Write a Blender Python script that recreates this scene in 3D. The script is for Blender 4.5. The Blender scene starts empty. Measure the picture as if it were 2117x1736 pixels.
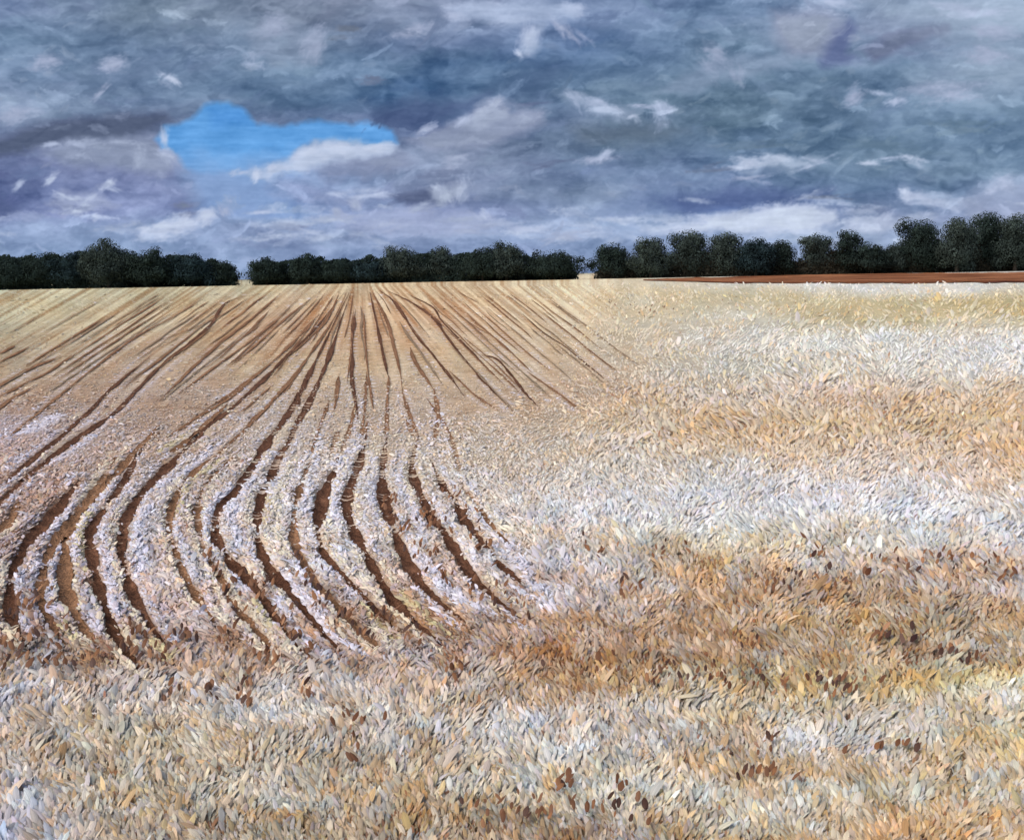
import bpy, math, random
import numpy as np
from mathutils import Matrix, Vector, kdtree

SEED = 7
rng = np.random.default_rng(SEED)
random.seed(SEED)
SC = bpy.context.scene
COL = SC.collection

# ------------------------------------------------------------------ camera
PW, PH, F = 2117.0, 1736.0, 2077.0          # reference picture units, focal length in them
EYE = 1.7
PITCH = math.atan((868 - 566) / F)
ROLL = math.radians(1.06)
CAM = np.array([0.0, 0.0, EYE])
_f = np.array([0, math.cos(PITCH), -math.sin(PITCH)])
_r0 = np.array([1.0, 0, 0]); _u0 = np.array([0, math.sin(PITCH), math.cos(PITCH)])
_r = math.cos(ROLL) * _r0 - math.sin(ROLL) * _u0
_u = math.sin(ROLL) * _r0 + math.cos(ROLL) * _u0
cam_d = bpy.data.cameras.new('camera'); cam = bpy.data.objects.new('camera', cam_d); COL.objects.link(cam)
cam_d.sensor_fit = 'HORIZONTAL'; cam_d.sensor_width = 36.0; cam_d.lens = 36.0 * F / PW
cam_d.clip_start = 0.05; cam_d.clip_end = 6000
M = Matrix(((_r[0], _u[0], -_f[0], 0), (_r[1], _u[1], -_f[1], 0), (_r[2], _u[2], -_f[2], EYE), (0, 0, 0, 1)))
cam.matrix_world = M
SC.camera = cam

# ------------------------------------------------------------------ world, sun, exposure
SUN_EL, SUN_AZ = math.radians(48), math.radians(-118)   # azimuth from +Y, clockwise: behind and to the left
w = bpy.data.worlds.new('World'); SC.world = w; w.use_nodes = True
nt = w.node_tree; nt.nodes.clear()
sk = nt.nodes.new('ShaderNodeTexSky'); sk.sky_type = 'NISHITA'; sk.sun_disc = False
sk.sun_elevation = SUN_EL; sk.sun_rotation = SUN_AZ; sk.dust_density = 3.0
bg = nt.nodes.new('ShaderNodeBackground'); bg.inputs['Strength'].default_value = 0.15
wo = nt.nodes.new('ShaderNodeOutputWorld')
nt.links.new(sk.outputs[0], bg.inputs[0]); nt.links.new(bg.outputs[0], wo.inputs[0])
sl = bpy.data.lights.new('sun', 'SUN'); sl.energy = 2.25; sl.angle = math.radians(60); sl.color = (1.0, 0.965, 0.93)
sun = bpy.data.objects.new('sun', sl); COL.objects.link(sun)
sd = Vector((math.sin(SUN_AZ) * math.cos(SUN_EL), math.cos(SUN_AZ) * math.cos(SUN_EL), math.sin(SUN_EL)))
sun.rotation_euler = sd.to_track_quat('Z', 'Y').to_euler(); sun.location = sd * 50
SC.view_settings.view_transform = 'Standard'; SC.view_settings.look = 'None'
SC.view_settings.exposure = 0.0; SC.view_settings.gamma = 1.0; SC.view_settings.use_curve_mapping = False

# ------------------------------------------------------------------ helpers
def lin(c):
    c = np.asarray(c, float) / 255.0
    return np.where(c <= 0.04045, c / 12.92, ((c + 0.055) / 1.055) ** 2.4)

def hor(px):                                   # picture row of the horizon at a column
    return 566 - math.tan(ROLL) * (px - PW / 2)

def rays(px, py):
    px = np.asarray(px, float); py = np.asarray(py, float)
    d = _f[None] + ((px - PW / 2) / F)[:, None] * _r[None] + (-(py - PH / 2) / F)[:, None] * _u[None]
    return d

def ground(px, py):                            # where a picture point meets the flat ground
    d = rays(np.atleast_1d(px), np.atleast_1d(py))
    t = EYE / np.maximum(-d[:, 2], 1e-5)
    return CAM[None, :2] + d[:, :2] * t[:, None]

def project(P):
    v = P - CAM[None]
    z = v @ _f
    zz = np.maximum(z, 0.05)
    return PW / 2 + F * (v @ _r) / zz, PH / 2 - F * (v @ _u) / zz, z

_lat = {}
def vnoise(x, y, seed=0):
    if seed not in _lat:
        _lat[seed] = np.random.default_rng(1000 + seed).random((256, 256))
    L = _lat[seed]
    xi = np.floor(x).astype(int); yi = np.floor(y).astype(int)
    fx = x - xi; fy = y - yi
    fx = fx * fx * (3 - 2 * fx); fy = fy * fy * (3 - 2 * fy)
    a = L[xi % 256, yi % 256]; b = L[(xi + 1) % 256, yi % 256]
    c = L[xi % 256, (yi + 1) % 256]; d = L[(xi + 1) % 256, (yi + 1) % 256]
    return (a * (1 - fx) + b * fx) * (1 - fy) + (c * (1 - fx) + d * fx) * fy
def fbm(x, y, seed=0, o=4):
    s = 0; a = 0.5; t = 0
    for k in range(o):
        s = s + a * vnoise(x * 2 ** k, y * 2 ** k, seed + k); t += a; a *= 0.55
    return s / t

def bilerp_grid(xs, ys, G, x, y):
    x = np.clip(x, xs[0], xs[-1]); y = np.clip(y, ys[0], ys[-1])
    i = np.clip(np.searchsorted(xs, x, side='right') - 1, 0, len(xs) - 2)
    j = np.clip(np.searchsorted(ys, y, side='right') - 1, 0, len(ys) - 2)
    fx = ((x - xs[i]) / (xs[i + 1] - xs[i]))[:, None]; fy = ((y - ys[j]) / (ys[j + 1] - ys[j]))[:, None]
    return (G[j, i] * (1 - fx) + G[j, i + 1] * fx) * (1 - fy) + (G[j + 1, i] * (1 - fx) + G[j + 1, i + 1] * fx) * fy

def mesh_np(name, V, Q, mat, col=None, uv=None, parent=None, smooth=True, loc=None):
    me = bpy.data.meshes.new(name)
    V = np.ascontiguousarray(V, dtype=np.float32); Q = np.ascontiguousarray(Q, dtype=np.int32)
    k = Q.shape[1]
    me.vertices.add(len(V)); me.vertices.foreach_set('co', V.ravel())
    me.loops.add(Q.size); me.loops.foreach_set('vertex_index', Q.ravel())
    me.polygons.add(len(Q)); me.polygons.foreach_set('loop_start', np.arange(0, Q.size, k, dtype=np.int32))
    me.polygons.foreach_set('loop_total', np.full(len(Q), k, dtype=np.int32))
    if smooth: me.polygons.foreach_set('use_smooth', np.ones(len(Q), dtype=bool))
    me.update(calc_edges=True)
    if col is not None:
        a = me.color_attributes.new('tint', 'FLOAT_COLOR', 'POINT')
        c4 = np.ones((len(V), 4), np.float32); c4[:, :3] = col
        a.data.foreach_set('color', c4.ravel())
    if uv is not None:
        u = me.uv_layers.new(name='UVMap')
        u.data.foreach_set('uv', np.ascontiguousarray(uv[Q.ravel()], dtype=np.float32).ravel())
    me.materials.append(mat)
    o = bpy.data.objects.new(name, me); COL.objects.link(o)
    if parent is not None: o.parent = parent
    if loc is not None: o.location = loc
    return o

def tag(o, label=None, category=None, group=None, kind=None):
    if label: o['label'] = label
    if category: o['category'] = category
    if group: o['group'] = group
    if kind: o['kind'] = kind
    return o

def new_mat(name):
    m = bpy.data.materials.new(name); m.use_nodes = True
    n = m.node_tree; n.nodes.clear()
    out = n.nodes.new('ShaderNodeOutputMaterial')
    return m, n, out

def N(n, t, **kw):
    x = n.nodes.new(t)
    for k, v in kw.items(): setattr(x, k, v)
    return x

def ramp(n, src, lo, hi, a, b):
    r = N(n, 'ShaderNodeMapRange'); r.inputs[1].default_value = lo; r.inputs[2].default_value = hi
    r.inputs[3].default_value = a; r.inputs[4].default_value = b
    n.links.new(src, r.inputs[0]); return r.outputs[0]

def tint_mat(name, rough=0.7, spec=0.25, streak=None, noise_scale=20.0, lo=0.85, hi=1.12, bump=0.3, bdist=0.01):
    """stored tint varied by procedural noise (fibres along a blade when streak is set)"""
    m, n, out = new_mat(name)
    at = N(n, 'ShaderNodeAttribute', attribute_name='tint')
    b = N(n, 'ShaderNodeBsdfPrincipled'); b.inputs['Roughness'].default_value = rough
    b.inputs['Specular IOR Level'].default_value = spec
    no = N(n, 'ShaderNodeTexNoise'); no.inputs['Detail'].default_value = 4
    if streak:
        tc = N(n, 'ShaderNodeUVMap'); mp = N(n, 'ShaderNodeMapping'); mp.inputs['Scale'].default_value = streak
        n.links.new(tc.outputs[0], mp.inputs[0]); n.links.new(mp.outputs[0], no.inputs['Vector'])
        no.inputs['Scale'].default_value = 1.0
    else:
        g = N(n, 'ShaderNodeTexCoord'); n.links.new(g.outputs['Object'], no.inputs['Vector'])
        no.inputs['Scale'].default_value = noise_scale
    v = ramp(n, no.outputs[0], 0.3, 0.7, lo, hi)
    mx = N(n, 'ShaderNodeVectorMath', operation='SCALE'); n.links.new(at.outputs['Color'], mx.inputs[0]); n.links.new(v, mx.inputs['Scale'])
    n.links.new(mx.outputs[0], b.inputs['Base Color'])
    bp = N(n, 'ShaderNodeBump'); bp.inputs['Strength'].default_value = bump; bp.inputs['Distance'].default_value = bdist
    n.links.new(no.outputs[0], bp.inputs['Height']); n.links.new(bp.outputs[0], b.inputs['Normal'])
    n.links.new(b.outputs[0], out.inputs[0])
    return m

ALB = 1.08                                     # picture tone of a lit surface -> its own colour

# ------------------------------------------------------------------ sky: a cloud dome
SKX = np.array([0, 300, 600, 900, 1200, 1500, 1800, 2117], float)
SKY = np.array([0, 20, 80, 140, 200, 250, 300, 350, 400, 440, 480, 540, 620], float)
SKG = np.array([
 [(125,140,170),(120,135,155),(125,135,155),(140,150,175),(130,145,175),(115,135,165),(145,160,185),(152,172,198)],
 [(125,140,170),(120,135,155),(125,135,155),(140,150,175),(130,145,175),(115,135,165),(145,160,185),(150,170,195)],
 [(125,145,170),(115,132,158),(130,145,168),(120,135,165),(98,118,155),(120,140,165),(140,150,175),(135,155,182)],
 [(130,148,175),(118,135,162),(125,145,170),(95,118,150),(95,118,150),(118,138,160),(110,130,155),(135,155,180)],
 [(135,150,175),(115,132,158),(100,122,150),(85,110,145),(108,128,152),(108,128,148),(113,133,158),(128,148,173)],
 [(125,138,165),(105,118,145),(105,120,150),(88,103,138),(118,133,158),(100,120,140),(105,125,150),(115,138,160)],
 [(122,132,162),(140,148,175),(130,145,178),(138,148,173),(112,128,152),(105,125,150),(108,130,152),(112,135,158)],
 [(100,110,145),(125,132,165),(135,165,210),(138,148,173),(120,135,165),(113,132,162),(113,133,155),(113,133,158)],
 [(95,106,145),(132,142,178),(143,155,190),(125,135,165),(130,145,170),(112,128,165),(105,125,155),(138,153,183)],
 [(120,130,170),(138,148,185),(145,165,205),(145,155,190),(138,153,183),(98,116,160),(118,130,160),(150,160,190)],
 [(138,153,186),(142,158,190),(146,158,188),(144,157,188),(148,164,194),(156,172,202),(158,172,200),(150,162,186)],
 [(138,156,190),(138,156,190),(136,152,186),(132,148,182),(134,150,184),(140,154,188),(142,154,182),(136,148,174)],
 [(138,156,190),(138,156,190),(136,152,186),(132,148,182),(134,150,184),(140,154,188),(142,154,182),(136,148,174)]], float)

CX0, CX1, CY0, CY1, CS = -500.0, 2617.0, -260.0, 640.0, 1.7
cw, ch = int((CX1 - CX0) / CS), int((CY1 - CY0) / CS)
gx, gy = np.meshgrid(CX0 + (np.arange(cw) + 0.5) * CS, CY0 + (np.arange(ch) + 0.5) * CS)
wx = (fbm(gx / 150, gy / 80, 3) - 0.5) * 150; wy = (fbm(gx / 150 + 40, gy / 80, 7) - 0.5) * 80
base = bilerp_grid(SKX, SKY, SKG, (gx + wx).ravel(), (gy + wy).ravel()).reshape(ch, cw, 3)
base += ((fbm(gx / 90, gy / 30, 11, 5) - 0.5) * 55)[..., None] * np.array([1.0, 0.97, 0.9])
_sl = (base @ np.array([.3, .59, .11]))[..., None]; base = _sl + (base - _sl) * .98
base = 128 + (base - 128) * 1.12 + np.array([-6.0, -3.0, -1.0])
puffy = fbm(gx / 70 + 3 * fbm(gx / 60, gy / 40, 13, 3), gy / 36 + 2 * fbm(gx / 50 + 9, gy / 40, 17, 3), 19, 5)
base += (np.clip((puffy - .5) * 5, -1, 1) * 17)[..., None]
canvas = base

def stroke(x, y, L, T, ang, c, a=0.8, curve=0.0, soft=0.35, br=0.5, seed=None):
    """one sweep of cloud: L long, T thick, with bristly streaks"""
    R = 0.5 * L + T + abs(curve) * L
    i0, i1 = int((x - R - CX0) / CS), int((x + R - CX0) / CS) + 1
    j0, j1 = int((y - R - CY0) / CS), int((y + R - CY0) / CS) + 1
    i0, i1, j0, j1 = max(i0, 0), min(i1, cw), max(j0, 0), min(j1, ch)
    if i1 <= i0 or j1 <= j0: return
    X = gx[j0:j1, i0:i1] - x; Y = gy[j0:j1, i0:i1] - y
    ca, sa = math.cos(ang), math.sin(ang)
    u = X * ca + Y * sa; v = -X * sa + Y * ca
    v = v - curve * (u * u) / max(L, 1) * 1.6
    s = rng.integers(0, 200) if seed is None else seed
    brn = .6 * vnoise(v / 5.0 + s * 3.1, u / (L * 0.3 + 6) + s, 21) + .4 * vnoise(u / 7 + s, v / 5 + s, 25)
    ed = .6 * vnoise(u / 16.0 + s, v / 9.0 + s * 1.7, 23) + .4 * vnoise(u / 5.0 + s, v / 4.0 + s * 1.7, 27)
    uu = np.abs(u) / (0.5 * L); vv = np.abs(v) / (0.5 * T)
    fb = .5 * ed + .3 * vnoise(u / 9 + s * 1.3, v / 3.2 + s, 29) + .2 * vnoise(u / 3.5 + s * .3, v / 2.4 + s, 33)
    m = np.clip((1.0 - np.sqrt(uu * uu + vv * vv) + 1.5 * (fb - 0.5)) / soft, 0, 1)
    m = m * a * (1 - br + br * np.clip(brn * 1.9 - 0.3, 0, 1))
    cc = np.asarray(c, float)[None, None] + ((brn - 0.5) * 22)[..., None]
    canvas[j0:j1, i0:i1] = canvas[j0:j1, i0:i1] * (1 - m[..., None]) + cc * m[..., None]

def poly_mask(pts, wob=10, soft=6):
    pts = np.array(pts, float)
    X = gx + (fbm(gx / 26, gy / 26, 31) - 0.5) * wob * 2; Y = gy + (fbm(gx / 26, gy / 26, 35) - 0.5) * wob * 2
    inside = np.zeros(X.shape, bool); dmin = np.full(X.shape, 1e9)
    n = len(pts)
    for k in range(n):
        (ax, ay), (bx, by) = pts[k], pts[(k + 1) % n]
        cond = ((ay > Y) != (by > Y)) & (X < (bx - ax) * (Y - ay) / ((by - ay) if by != ay else 1e-9) + ax)
        inside ^= cond
        t = np.clip(((X - ax) * (bx - ax) + (Y - ay) * (by - ay)) / ((bx - ax) ** 2 + (by - ay) ** 2 + 1e-9), 0, 1)
        dmin = np.minimum(dmin, np.hypot(X - ax - t * (bx - ax), Y - ay - t * (by - ay)))
    sd_ = np.where(inside, dmin, -dmin)
    return np.clip(0.5 + sd_ / (2 * soft), 0, 1)

def fill(pts, c, a=1.0, wob=10, soft=6, var=14):
    m = poly_mask(pts, wob, soft) * a
    br_ = .5 * vnoise(gx / 40, gy / 5, 41) + .5 * fbm(gx / 24, gy / 12, 39, 3) - 0.5 + 0.7 * (vnoise(gx / 40, gy / 14, 43) - 0.5)
    cc = np.asarray(c, float)[None, None] + (br_ * var)[..., None]
    canvas[:] = canvas * (1 - m[..., None]) + cc * m[..., None]

# broad brushy cloud layers
for k in range(2600):
    x = rng.uniform(CX0, CX1); y = rng.uniform(CY0, CY1)
    c0 = bilerp_grid(SKX, SKY, SKG, np.array([x]), np.array([y]))[0]
    low = np.clip((y - 60) / 400, 0, 1)
    _l0 = c0 @ np.array([.3, .59, .11]); c = 128 + (_l0 + (c0 - _l0) * .98 - 128) * 1.12 + np.array([-6., -3., -1.]) + rng.normal(0, 15) + rng.normal(0, 1.5, 3)
    stroke(x, y, rng.uniform(30, 130), rng.uniform(10, 38), rng.normal(-0.04, 0.3), c, rng.uniform(0.25, 0.6), rng.normal(0, 0.06), 0.7, 0.6)
# dark bank on the left, deep blue trough beside the gap, other dark streaks
fill([(-300,300),(0,285),(70,262),(150,246),(260,236),(345,232),(352,250),(300,275),(250,290),(150,290),(60,312),(-20,325),(-300,330)], (82,92,120), 0.9, 8, 10)
fill([(780,235),(860,200),(960,205),(1010,196),(985,222),(930,242),(880,262),(800,272)], (80,97,136), 0.75, 12, 16)
fill([(810,405),(900,392),(960,400),(930,418),(840,425)], (76,86,118), 0.7, 6, 8)
fill([(1340,415),(1500,392),(1720,395),(1700,415),(1560,425),(1420,440)], (80,98,146), 0.75, 10, 14)
fill([(1180,265),(1300,250),(1420,270),(1330,300),(1200,295)], (98,112,128), 0.5, 10, 16)
fill([(1690,128),(1725,70),(1755,40),(1770,60),(1750,110),(1775,125),(1700,140)], (92,105,148), 0.8, 6, 10)
fill([(1780,105),(1860,65),(1960,50),(1965,66),(1880,92),(1810,128)], (105,110,142), 0.7, 6, 9)
fill([(-200,395),(0,405),(40,430),(20,452),(-200,460)], (78,92,132), 0.7, 8, 12)
fill([(1060,150),(1150,120),(1180,140),(1120,200),(1010,190)], (88,108,145), 0.5, 10, 20)
for (x, y, L, T, c) in [(1480,350,90,16,(100,112,138)),(1580,300,180,18,(100,122,145)),(1700,405,110,12,(92,104,128)),(760,160,60,26,(98,108,135)),(1250,40,90,40,(100,120,158)),
                        (930,360,120,22,(105,118,150)),(1120,340,90,14,(98,110,142)),(600,470,60,16,(122,128,160)),(380,440,60,30,(118,124,152)),(160,430,110,10,(100,108,148)),(1090,215,70,12,(98,112,146)),
                        (720,60,70,30,(112,118,135)),(1990,270,160,26,(108,130,152)),(1850,300,220,24,(102,126,150)),(1880,110,50,20,(112,128,160)),(420,330,60,14,(120,126,158))]:
    for q in range(3):
        stroke(x + rng.normal(0, L * .12), y + rng.normal(0, T * .3), L * rng.uniform(.8, 1.2), T * .6, rng.normal(-0.05, .12), np.array(c) + rng.normal(0, 5), .6, 0, .6, .4)
# lavender heaps of cloud
fill([(95,318),(150,290),(230,287),(340,282),(352,300),(385,318),(390,350),(330,365),(250,350),(160,345)], (146,152,182), 0.65, 10, 12)
fill([(840,290),(880,268),(960,245),(1000,215),(1035,200),(1060,228),(1120,225),(1125,250),(1090,275),(1000,300),(900,310)], (150,158,186), 0.75, 10, 10)
fill([(620,345),(720,322),(820,318),(860,340),(800,365),(680,370)], (142,148,176), 0.6, 10, 12)
fill([(1600,30),(1690,15),(1740,40),(1700,110),(1640,118),(1600,80)], (158,160,184), 0.6, 12, 18)
fill([(1780,0),(2500,-40),(2500,180),(2050,200),(1880,170),(1990,110),(1900,60)], (152,168,190), 0.55, 16, 40, 30)
fill([(1900,0),(2400,-20),(2400,50),(2050,60),(1960,30)], (172,190,214), 0.7, 12, 22)
fill([(2010,395),(2060,375),(2250,350),(2250,470),(2040,460),(1980,430)], (160,172,202), 0.7, 10, 14)
# the gap of open blue
fill([(322,285),(345,262),(392,250),(425,215),(470,211),(505,228),(530,255),(590,262),(650,246),(690,256),(760,254),(815,270),(822,296),(770,302),(690,290),(640,295),(600,322),(540,345),(470,355),(415,360),(380,345),(365,318),(335,312)], (98,160,223), 1.0, 7, 7, 26)
fill([(400,300),(480,315),(560,325),(640,292),(600,330),(540,350),(470,358),(410,358)], (122,172,228), .55, 10, 14, 22)
fill([(430,225),(500,225),(520,255),(440,262)], (74,140,214), .5, 10, 12, 20)
fill([(560,352),(610,325),(650,296),(700,284),(745,290),(700,305),(640,335)], (186,204,232), .6, 9, 9, 26)
fill([(365,325),(470,342),(560,325),(570,400),(620,445),(415,445),(395,390)], (138,170,216), 0.7, 12, 26)
# bright tops and wisps
W1 = (206, 216, 240); W2 = (184, 196, 224); W3 = (168, 178, 206)
fill([(592,330),(612,312),(650,298),(700,292),(740,305),(806,292),(822,300),(800,318),(735,325),(700,322),(640,345),(600,350),(530,368),(500,360)], (176,192,222), 0.8, 7, 6)
WS = [(335,282,50,14,1.4,W2,0),(345,312,30,8,.6,W2,.2),(640,312,60,14,-.3,W1,0),(690,302,70,14,-.05,W1,.1),(770,308,90,13,-.05,W1,0),(700,318,40,9,.2,W1,.2),(610,325,36,10,-.5,W2,0),(668,322,40,8,-.3,W1,.1),(560,345,40,12,-.4,W2,.1),(530,362,26,12,1.9,W1,.2),
 (490,358,50,10,-.2,W2,0),(108,369,28,9,-.5,W1,0),(40,385,24,9,-.6,W2,0),(225,384,26,12,-.5,W1,.1),(232,392,30,6,.4,W2,0),(125,402,40,9,.5,W1,.1),(155,412,46,8,.25,W1,.1),(180,418,30,7,-.5,W2,0),(150,440,56,9,.2,W1,.1),(195,446,12,8,-.6,W1,0),(110,296,60,9,-.25,W2,.15),(160,298,60,9,.05,W2,.1),(250,294,120,10,-.04,W3,.05),
 (300,474,40,10,.05,W1,.2),(335,468,70,12,-.1,W1,0),(385,458,60,14,-.3,W1,.1),(425,442,50,16,-.2,W1,.2),(365,476,70,9,-.12,W2,0),(290,330,40,26,1.5,W3,.2),(345,325,60,18,.9,W3,.2),(470,428,50,30,1.2,W3,.2),(540,440,110,8,.02,W2,0),(700,450,150,10,0,W2,.05),(760,402,120,11,-.02,W2,0),(690,400,80,8,0,W2,0),(700,432,40,22,1.1,W3,.3),(740,425,30,16,.8,W3,.3),(880,432,100,14,-.2,W3,.1),
 (918,402,26,16,1.2,W1,.1),(905,392,24,9,.8,W1,0),(950,398,30,18,1.4,W2,.1),(1030,214,50,22,.1,W2,.2),(1000,232,50,18,-.5,W2,.1),(960,252,60,16,-.4,W2,.1),(1090,240,60,22,-.1,W3,.1),(880,272,60,16,-.3,W3,.1),(940,330,70,12,-.2,W3,.1),
 (1195,205,60,16,.9,W2,.2),(1235,212,70,22,.35,W2,.25),(1275,226,90,12,.3,W1,.3),(1305,238,50,8,-.3,W1,.1),(1330,222,80,10,.05,W3,0),(1368,240,30,30,1.4,W2,.4),(1385,232,34,14,-.5,W2,0),(1085,80,80,22,-1.15,W2,-.25),(1100,72,60,16,-1.2,W2,-.2),(1075,110,24,8,.7,W1,0),(1160,60,80,14,.9,W3,.2),(1200,80,70,12,.8,W3,.2),
 (1005,18,150,20,.02,W2,0),(940,30,90,16,.0,W2,0),(1060,40,110,12,.05,W2,.1),(1180,18,90,22,.2,W2,.1),(1240,330,110,12,-.15,W3,.1),(1255,312,30,14,-.6,W2,0),
 (1560,335,120,13,-.03,W1,0),(1610,328,110,12,-.06,W1,0),(1535,348,60,9,-.15,W1,0),(1690,338,120,7,-.02,W2,0),(1800,338,60,8,-.1,W1,0),(1885,330,70,10,.15,W1,.1),(1840,330,70,6,0,W2,0),(1560,370,140,8,-.05,W3,0),
 (1480,462,160,20,-.04,W1,0),(1580,446,180,30,-.05,W1,0),(1670,440,130,26,-.05,W1,0),(1620,456,190,20,-.03,W1,0),(1400,470,160,14,-.03,W2,0),(1640,470,40,14,.2,W1,.3),(1652,460,30,9,1.4,W1,.5),(1622,466,40,8,.1,W1,0),(1780,464,110,16,-.2,W2,.2),(1830,455,70,14,-.7,W2,.2),(1800,475,60,7,.1,W1,.2),(1905,410,120,16,.02,W2,.05),(1870,404,24,12,.4,W1,0),(1960,425,80,14,.3,W2,.1),
 (1230,478,170,16,-.02,W2,0),(1100,470,150,14,-.03,W2,0),(1160,490,120,12,0,W3,0),(980,470,120,12,.05,W3,0),(1000,442,30,9,.6,W1,.2),(800,470,170,12,-.02,W2,0),(640,478,120,9,.05,W2,0),(2080,375,60,30,.1,W2,.1),(2050,390,40,18,-.5,W2,0),(2100,470,80,26,0,W3,0),(1480,120,90,36,.5,W3,.1),(1520,150,70,14,1.2,W3,.2),(1760,200,60,26,-.4,W3,.1),(1850,205,60,16,-.3,W2,.1),(1820,195,50,10,.3,W2,0),
 (240,120,90,26,-.1,W3,0),(100,130,90,22,0,W3,0),(345,165,46,14,.5,W2,0),(360,170,30,8,.7,W1,0),(520,125,60,20,.1,W2,0),(650,90,90,34,-.9,W3,.1),(560,60,90,34,.1,W3,0),(40,230,90,26,-.2,W3,0),(210,190,90,8,-.8,W3,0),(850,60,120,20,-.05,W3,0),(2000,20,220,18,0,W2,0),(2060,60,150,22,.1,W3,0),(1950,190,180,26,-.1,W3,.05),(2040,120,120,26,.1,W3,0),(1720,12,160,14,.05,W2,0),(1900,540,40,10,0,W3,0)]
for (x, y, L, T, an, c, cv) in WS:
    if L < 32: L, T = L * 1.6, T * 1.3
    n_ = 4 if T > 10 else 3
    for q in range(n_):
        stroke(x + rng.normal(0, L * .1), y + rng.normal(0, T * .35), L * rng.uniform(.6, 1.05), T * rng.uniform(.9, 1.5), an + rng.normal(0, .15),
               np.array(c) + rng.normal(0, 5), .6, cv, .8, .5)
for (pts, c, a) in [([(95,420),(130,392),(200,405),(245,425),(190,432),(130,428)],(176,186,214),.6),([(285,482),(330,462),(400,452),(440,432),(450,450),(400,470),(340,484),(290,490)],(200,210,234),.8),([(1560,340),(1610,320),(1700,330),(1690,345),(1600,352),(1530,358)],(186,200,224),.7),
    ([(1400,475),(1500,445),(1620,430),(1725,430),(1735,455),(1690,478),(1560,480)],(206,216,238),.85),([(1735,478),(1790,462),(1840,448),(1870,465),(1820,480)],(184,194,220),.6),([(1865,405),(1900,398),(2010,408),(2020,425),(1900,425)],(186,198,224),.6),([(930,20),(960,10),(1130,5),(1200,20),(1190,45),(1060,52),(980,48)],(176,192,222),.7),
    ([(1080,100),(1090,70),(1125,55),(1120,80),(1100,120),(1078,125)],(180,194,220),.7),([(1150,195),(1200,190),(1230,205),(1290,222),(1320,232),(1290,248),(1220,228),(1180,215)],(160,176,204),.6),([(1350,225),(1400,230),(1375,255),(1345,245)],(160,176,204),.5),([(885,395),(965,388),(960,410),(910,420),(890,410)],(176,188,212),.7),
    ([(980,235),(1010,208),(1045,204),(1055,232),(1010,262),(960,268)],(172,182,208),.6),([(540,360),(600,335),(640,305),(720,292),(806,298),(815,312),(740,325),(640,348),(560,372)],(196,208,232),.7),([(700,440),(820,430),(1000,440),(1080,470),(900,490),(700,480)],(164,174,206),.5),([(1350,190),(1480,115),(1620,110),(1650,140),(1500,165),(1420,200)],(142,158,186),.5),([(500,70),(600,60),(680,80),(660,130),(560,140)],(142,156,182),.45)]:
    fill(pts, c, a, 12, 9, 30)
for k in range(90):                                                                   # broken bright base above the trees
    x = rng.uniform(-200, 2300); y = rng.choice([rng.normal(485, 10), rng.normal(462, 14), rng.normal(440, 20)])
    stroke(x, y, rng.uniform(40, 150), rng.uniform(10, 26), rng.normal(-.03, .12), np.array([192, 204, 228.]) + rng.normal(0, 10), rng.uniform(.35, .7), 0, .7, .5)
# small flecks of lit cloud
for k in range(150):
    x = rng.uniform(CX0, CX1); y = rng.uniform(20, 540)
    c0 = bilerp_grid(SKX, SKY, SKG, np.array([x]), np.array([y]))[0]
    if 320 < x < 820 and 215 < y < 355: continue
    stroke(x, y, rng.uniform(20, 60), rng.uniform(8, 20), rng.normal(0, .5), c0 + rng.uniform(8, 30), .5, rng.normal(0, .2), .4, .6)
hgt = .35 * vnoise(gx / 22, gy / 3.6, 45) + .45 * vnoise(gx / 9 + 5, gy / 5, 47) + .5 * fbm(gx / 6, gy / 6, 49, 2)
canvas += ((np.roll(hgt, -1, 0) - hgt) * 13)[..., None] + ((hgt - .75) * 9)[..., None]      # emboss: light and dark sides of brush ridges painted into the cloud colour
for k in range(520):                                                                  # brushed body of the cloud
    x = rng.uniform(-300, 2400); y = rng.uniform(-20, 540)
    j_, i_ = int((y - CY0) / CS), int((x - CX0) / CS); c_ = canvas[j_, i_]
    if c_[2] - c_[0] > 62: continue
    lift = rng.choice([-16, -10, 14, 26, 40], p=[.25, .25, .25, .17, .08])
    stroke(x, y, rng.uniform(24, 95), rng.uniform(8, 24), rng.normal(-.08, .35), c_ + lift, rng.uniform(.4, .75), rng.normal(0, .2), .35, .6)
R_, G_, B_ = canvas[..., 0], canvas[..., 1], canvas[..., 2]
cl_sky = np.clip((70 - (B_ - R_)) / 20, 0, 1)                                            # cloud only, not the blue gap
G2 = np.clip(G_, R_ + 12, R_ + 25); B2 = np.clip(B_, R_ + 33, R_ + 57)
canvas[..., 1] = G_ * (1 - cl_sky) + G2 * cl_sky; canvas[..., 2] = B_ * (1 - cl_sky) + B2 * cl_sky
canvas = np.clip(canvas, 0, 255)

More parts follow.
